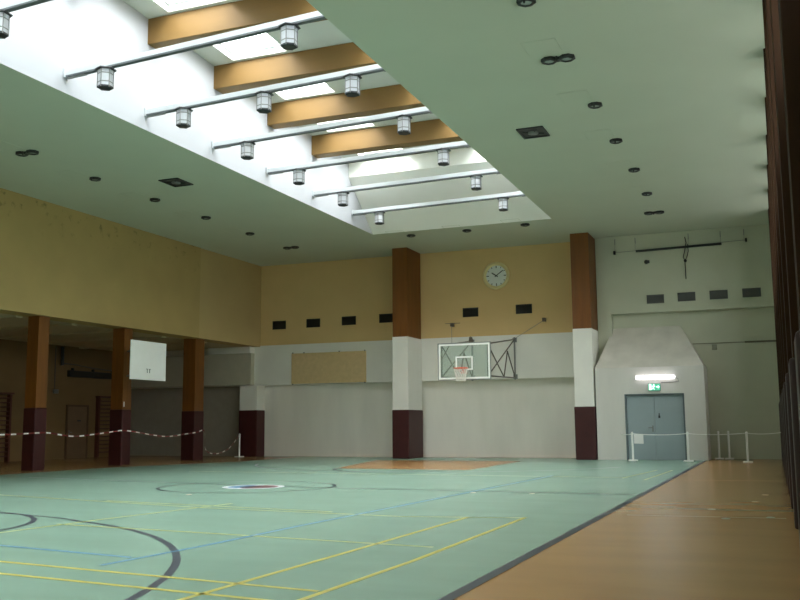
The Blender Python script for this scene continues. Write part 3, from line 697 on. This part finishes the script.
# striped tape along the recess
ctrl = [(-19.5, 16.9, 1.06), (-19.5, 19.75, 1.03), (-19.53, 21.1, 1.06), (-19.54, 21.6, 1.06), (-19.52, 22.6, 0.95), (-19.52, 23.6, 1.0), (-19.55, 24.6, 1.08), (-19.56, 24.92, 1.1), (-19.56, 25.42, 1.07),
        (-19.55, 26.6, 0.93), (-19.55, 27.4, 0.88), (-19.56, 28.3, 0.94), (-19.57, 29.11, 1.0), (-19.59, 29.65, 1.04), (-19.6, 29.75, 0.4), (-19.62, 30.3, 0.2), (-19.64, 31.0, 0.25), (-19.66, 31.6, 0.45), (-19.7, 32.25, 0.86)]
m = MB(); W = 0.02; prev = None; acc = 0.0
V = [Vector(c) for c in ctrl]
dense = []
for i in range(len(V) - 1):
    p0, p1, p2, p3 = V[max(i - 1, 0)], V[i], V[i + 1], V[min(i + 2, len(V) - 1)]
    for k in range(24):
        s = k / 24
        dense.append(0.5 * ((2 * p1) + (p2 - p0) * s + (2 * p0 - 5 * p1 + 4 * p2 - p3) * s * s + (3 * p1 - p0 - 3 * p2 + p3) * s ** 3))
dense.append(V[-1])
for a, c in zip(dense, dense[1:]):
    mi = 1 if (acc % 0.46) < 0.2 else 0; acc += (c - a).length
    up = Vector((0.0, 0, W))
    m.face([a - up, c - up, c + up, a + up], mi)
tag(m.build('barrier_tape', [M['tape_red'], M['tape_white']], off=(-19.55, 25, 0.9)), 'red and white striped barrier tape strung along the left columns', 'tape')
bpy.data.objects['barrier_tape'].modifiers.new('thick', 'SOLIDIFY').thickness = 0.002

# ------------------------------------------------------------------ back wall of the recess
wx = XREC
d = bpy.data.objects.new('door_2', None); COL.objects.link(d); d.location = (wx, 30.3, 0); struct(d); L0 = d.location
m = MB()
for a in ((29.66, 29.74, 0.001, 2.1), (30.86, 30.94, 0.001, 2.1), (29.66, 30.94, 2.03, 2.1)): m.box(wx + 0.001, wx + 0.05, *a)
m.build('door_frame', M['door3'], d, L0)
lf = MB().box(wx + 0.001, wx + 0.03, 29.74, 30.86, 0.005, 2.03).build('door_leaf', M['door2'], d, L0)
MB().box(wx + 0.03, wx + 0.036, 30.3, 30.5, 1.45, 1.5).build('sign_plate', M['char'], lf, L0)
m = MB().box(wx + 0.03, wx + 0.04, 29.82, 29.86, 0.85, 1.1); m.tube((wx + 0.04, 29.84, 1.02), (wx + 0.08, 29.84, 1.02), 0.012, 6); m.tube((wx + 0.08, 29.84, 1.02), (wx + 0.08, 29.96, 1.02), 0.012, 6)
m.build('door_handle', M['grey_metal'], lf, L0)
def wall_bars(y0, y1, lab):
    t = thing('wall_bars', lab, 'wall bars', (wx, (y0 + y1) / 2, 0), 'wooden wall bars in the recess'); L = t.location
    for y in (y0, y1 - 0.1): MB().box(wx + 0.001, wx + 0.16, y, y + 0.1, 0.001, 2.42).build('upright', M['bars_wood'], t, L, bevel=0.005)
    MB().box(wx + 0.001, wx + 0.22, y0 - 0.03, y1 + 0.03, 2.42, 2.48).build('top_board', M['bars_wood'], t, L)
    for k in range(14):
        z = 0.2 + k * 0.16
        MB().tube((wx + 0.12, y0 + 0.1, z), (wx + 0.12, y1 - 0.1, z), 0.02, 8).build('rung', M['bars_wood'], t, L)
wall_bars(31.4, 32.45, 'dark wooden wall bars between the tan door and far corner')
wall_bars(25.65, 26.68, 'dark wooden wall bars cut off by the left photo edge')
t = thing('radiant_heater', 'long dark heater strip high on the recess wall', 'heater', (wx, 31.1, 3.2)); L0 = t.location
part(MB().box(wx + 0.001, wx + 0.14, 29.65, 32.6, 3.2, 3.45), 'casing', M['black'], bevel=0.01)
for y in (29.9, 31.1, 32.3): part(MB().box(wx + 0.001, wx + 0.1, y - 0.03, y + 0.03, 3.45, 3.55), 'bracket', M['char'])
part(MB().box(wx + 0.14, wx + 0.145, 29.75, 32.5, 3.25, 3.4), 'grille', M['vent'])
t = thing('wall_pipe', 'dark upright pipe and drooping cable high on the recess wall', 'pipe', (wx, 29.2, 3.6)); L0 = t.location
part(MB().tube((wx + 0.1, 29.25, 3.62), (wx + 0.1, 29.25, ZB - 0.051), 0.06, 8), 'pipe', M['black'])
part(MB().tube((wx + 0.03, 28.95, 2.6), (wx + 0.03, 28.95, ZB - 0.051), 0.02, 6), 'conduit', M['dark_metal'])
part(MB().path([(wx + 0.1, 29.3, 3.7), (wx + 0.08, 30.1, 3.68), (wx + 0.08, 31.0, 3.6), (wx + 0.08, 32.0, 3.56), (wx + 0.08, 32.6, 3.58)], 0.02, 6), 'cable', M['dark_metal'])
o = tag(MB().box(0, 0.1, -0.12, 0.12, -0.08, 0.08).build('wall_lamp', M['grey_metal'], bevel=0.015), 'small oval fitting on recess wall beyond the nearest column', 'wall fitting'); o.location = (wx + 0.001, 29.0, 2.6)

# ------------------------------------------------------------------ floor sleeve covers
fs = None
for x, y, r, lab in [(-0.3, 16.95, 1, 'pale floor cap on brown floor closest to the right columns, far one'), (-0.42, 15.45, 1, 'pale floor cap on brown floor, second along the right columns'),
                     (-0.95, 13.98, 1, 'wide pale scuffed floor cap in the brown border'), (-0.7, 12.7, 1, 'pale floor cap on the seam of the brown border'),
                     (-0.18, 13.0, 1, 'pale floor cap by the padded columns on the seam'), (-9.82, 14.41, 1, 'small white floor cap on teal floor below the centre circle'),
                     (-5.11, 16.21, 1, 'pale floor cap left of a pair on the dark centre line'), (-4.06, 16.25, 1, 'pale floor cap right of a pair on the dark centre line')]:
    if fs is None:
        fs = MB().lathe((0, 0, 0), [(0.055, 0), (0.05, 0.006), (0.04, 0.008), (0, 0.008)], 20).build('floor_cap', M['cap']); tag(fs, lab, 'floor cap', 'floor sleeve caps'); fs.location = (x, y, 0.0048)
    else: copy_thing(fs, (x, y, 0.0048), lab)

# ------------------------------------------------------------------ daylight, camera
w = bpy.data.worlds.new('overcast'); SC.world = w; w.use_nodes = True
bg = w.node_tree.nodes['Background']; bg.inputs['Color'].default_value = (1.0, 0.975, 1.0, 1); 
nt = w.node_tree
tc = nt.nodes.new('ShaderNodeTexCoord'); sx = nt.nodes.new('ShaderNodeSeparateXYZ'); nt.links.new(tc.outputs['Generated'], sx.inputs[0])
fc = nt.nodes.new('ShaderNodeFloatCurve')                                       # overcast sky: bright zenith, dimmer horizon, dark ground
mr = nt.nodes.new('ShaderNodeMapRange'); mr.inputs[1].default_value = -1.0; mr.inputs[2].default_value = 1.0
nt.links.new(sx.outputs['Z'], mr.inputs[0]); nt.links.new(mr.outputs[0], fc.inputs['Value'])
cv = fc.mapping.curves[0]
cv.points[0].location = (0.0, 0.12); cv.points[1].location = (1.0, 1.0); cv.points.new(0.49, 0.14); cv.points.new(0.53, 0.33)
fc.mapping.update()
ml = nt.nodes.new('ShaderNodeMath'); ml.operation = 'MULTIPLY'; ml.inputs[1].default_value = 24.0
nt.links.new(fc.outputs[0], ml.inputs[0]); nt.links.new(ml.outputs[0], bg.inputs['Strength'])

cd = bpy.data.cameras.new('camera'); cam = bpy.data.objects.new('camera', cd); COL.objects.link(cam); SC.camera = cam
cd.sensor_fit = 'HORIZONTAL'; cd.sensor_width = 36.0; cd.lens = 941.7 * 36 / 800; cd.clip_start = 0.05; cd.clip_end = 200
yaw, pitch, roll = (math.radians(a) for a in (21.765, 7.568, -0.463))
F0 = Vector((-math.sin(yaw), math.cos(yaw), 0)); R0 = Vector((math.cos(yaw), math.sin(yaw), 0)); U0 = Vector((0, 0, 1))
F = F0 * math.cos(pitch) + U0 * math.sin(pitch); U1 = U0 * math.cos(pitch) - F0 * math.sin(pitch)
RR = R0 * math.cos(roll) + U1 * math.sin(roll); UU = U1 * math.cos(roll) - R0 * math.sin(roll)
mw = Matrix((RR, UU, -F)).transposed().to_4x4(); mw.translation = (0, 0, 1.2); cam.matrix_world = mw

SC.view_settings.view_transform = 'Standard'; SC.view_settings.look = 'None'; SC.view_settings.gamma = 1.0
SC.view_settings.use_curve_mapping = False; SC.view_settings.exposure = 0.0
SC.cycles.max_bounces = 14; SC.cycles.diffuse_bounces = 8; SC.cycles.transparent_max_bounces = 12
SC.cycles.sample_clamp_indirect = 10.0
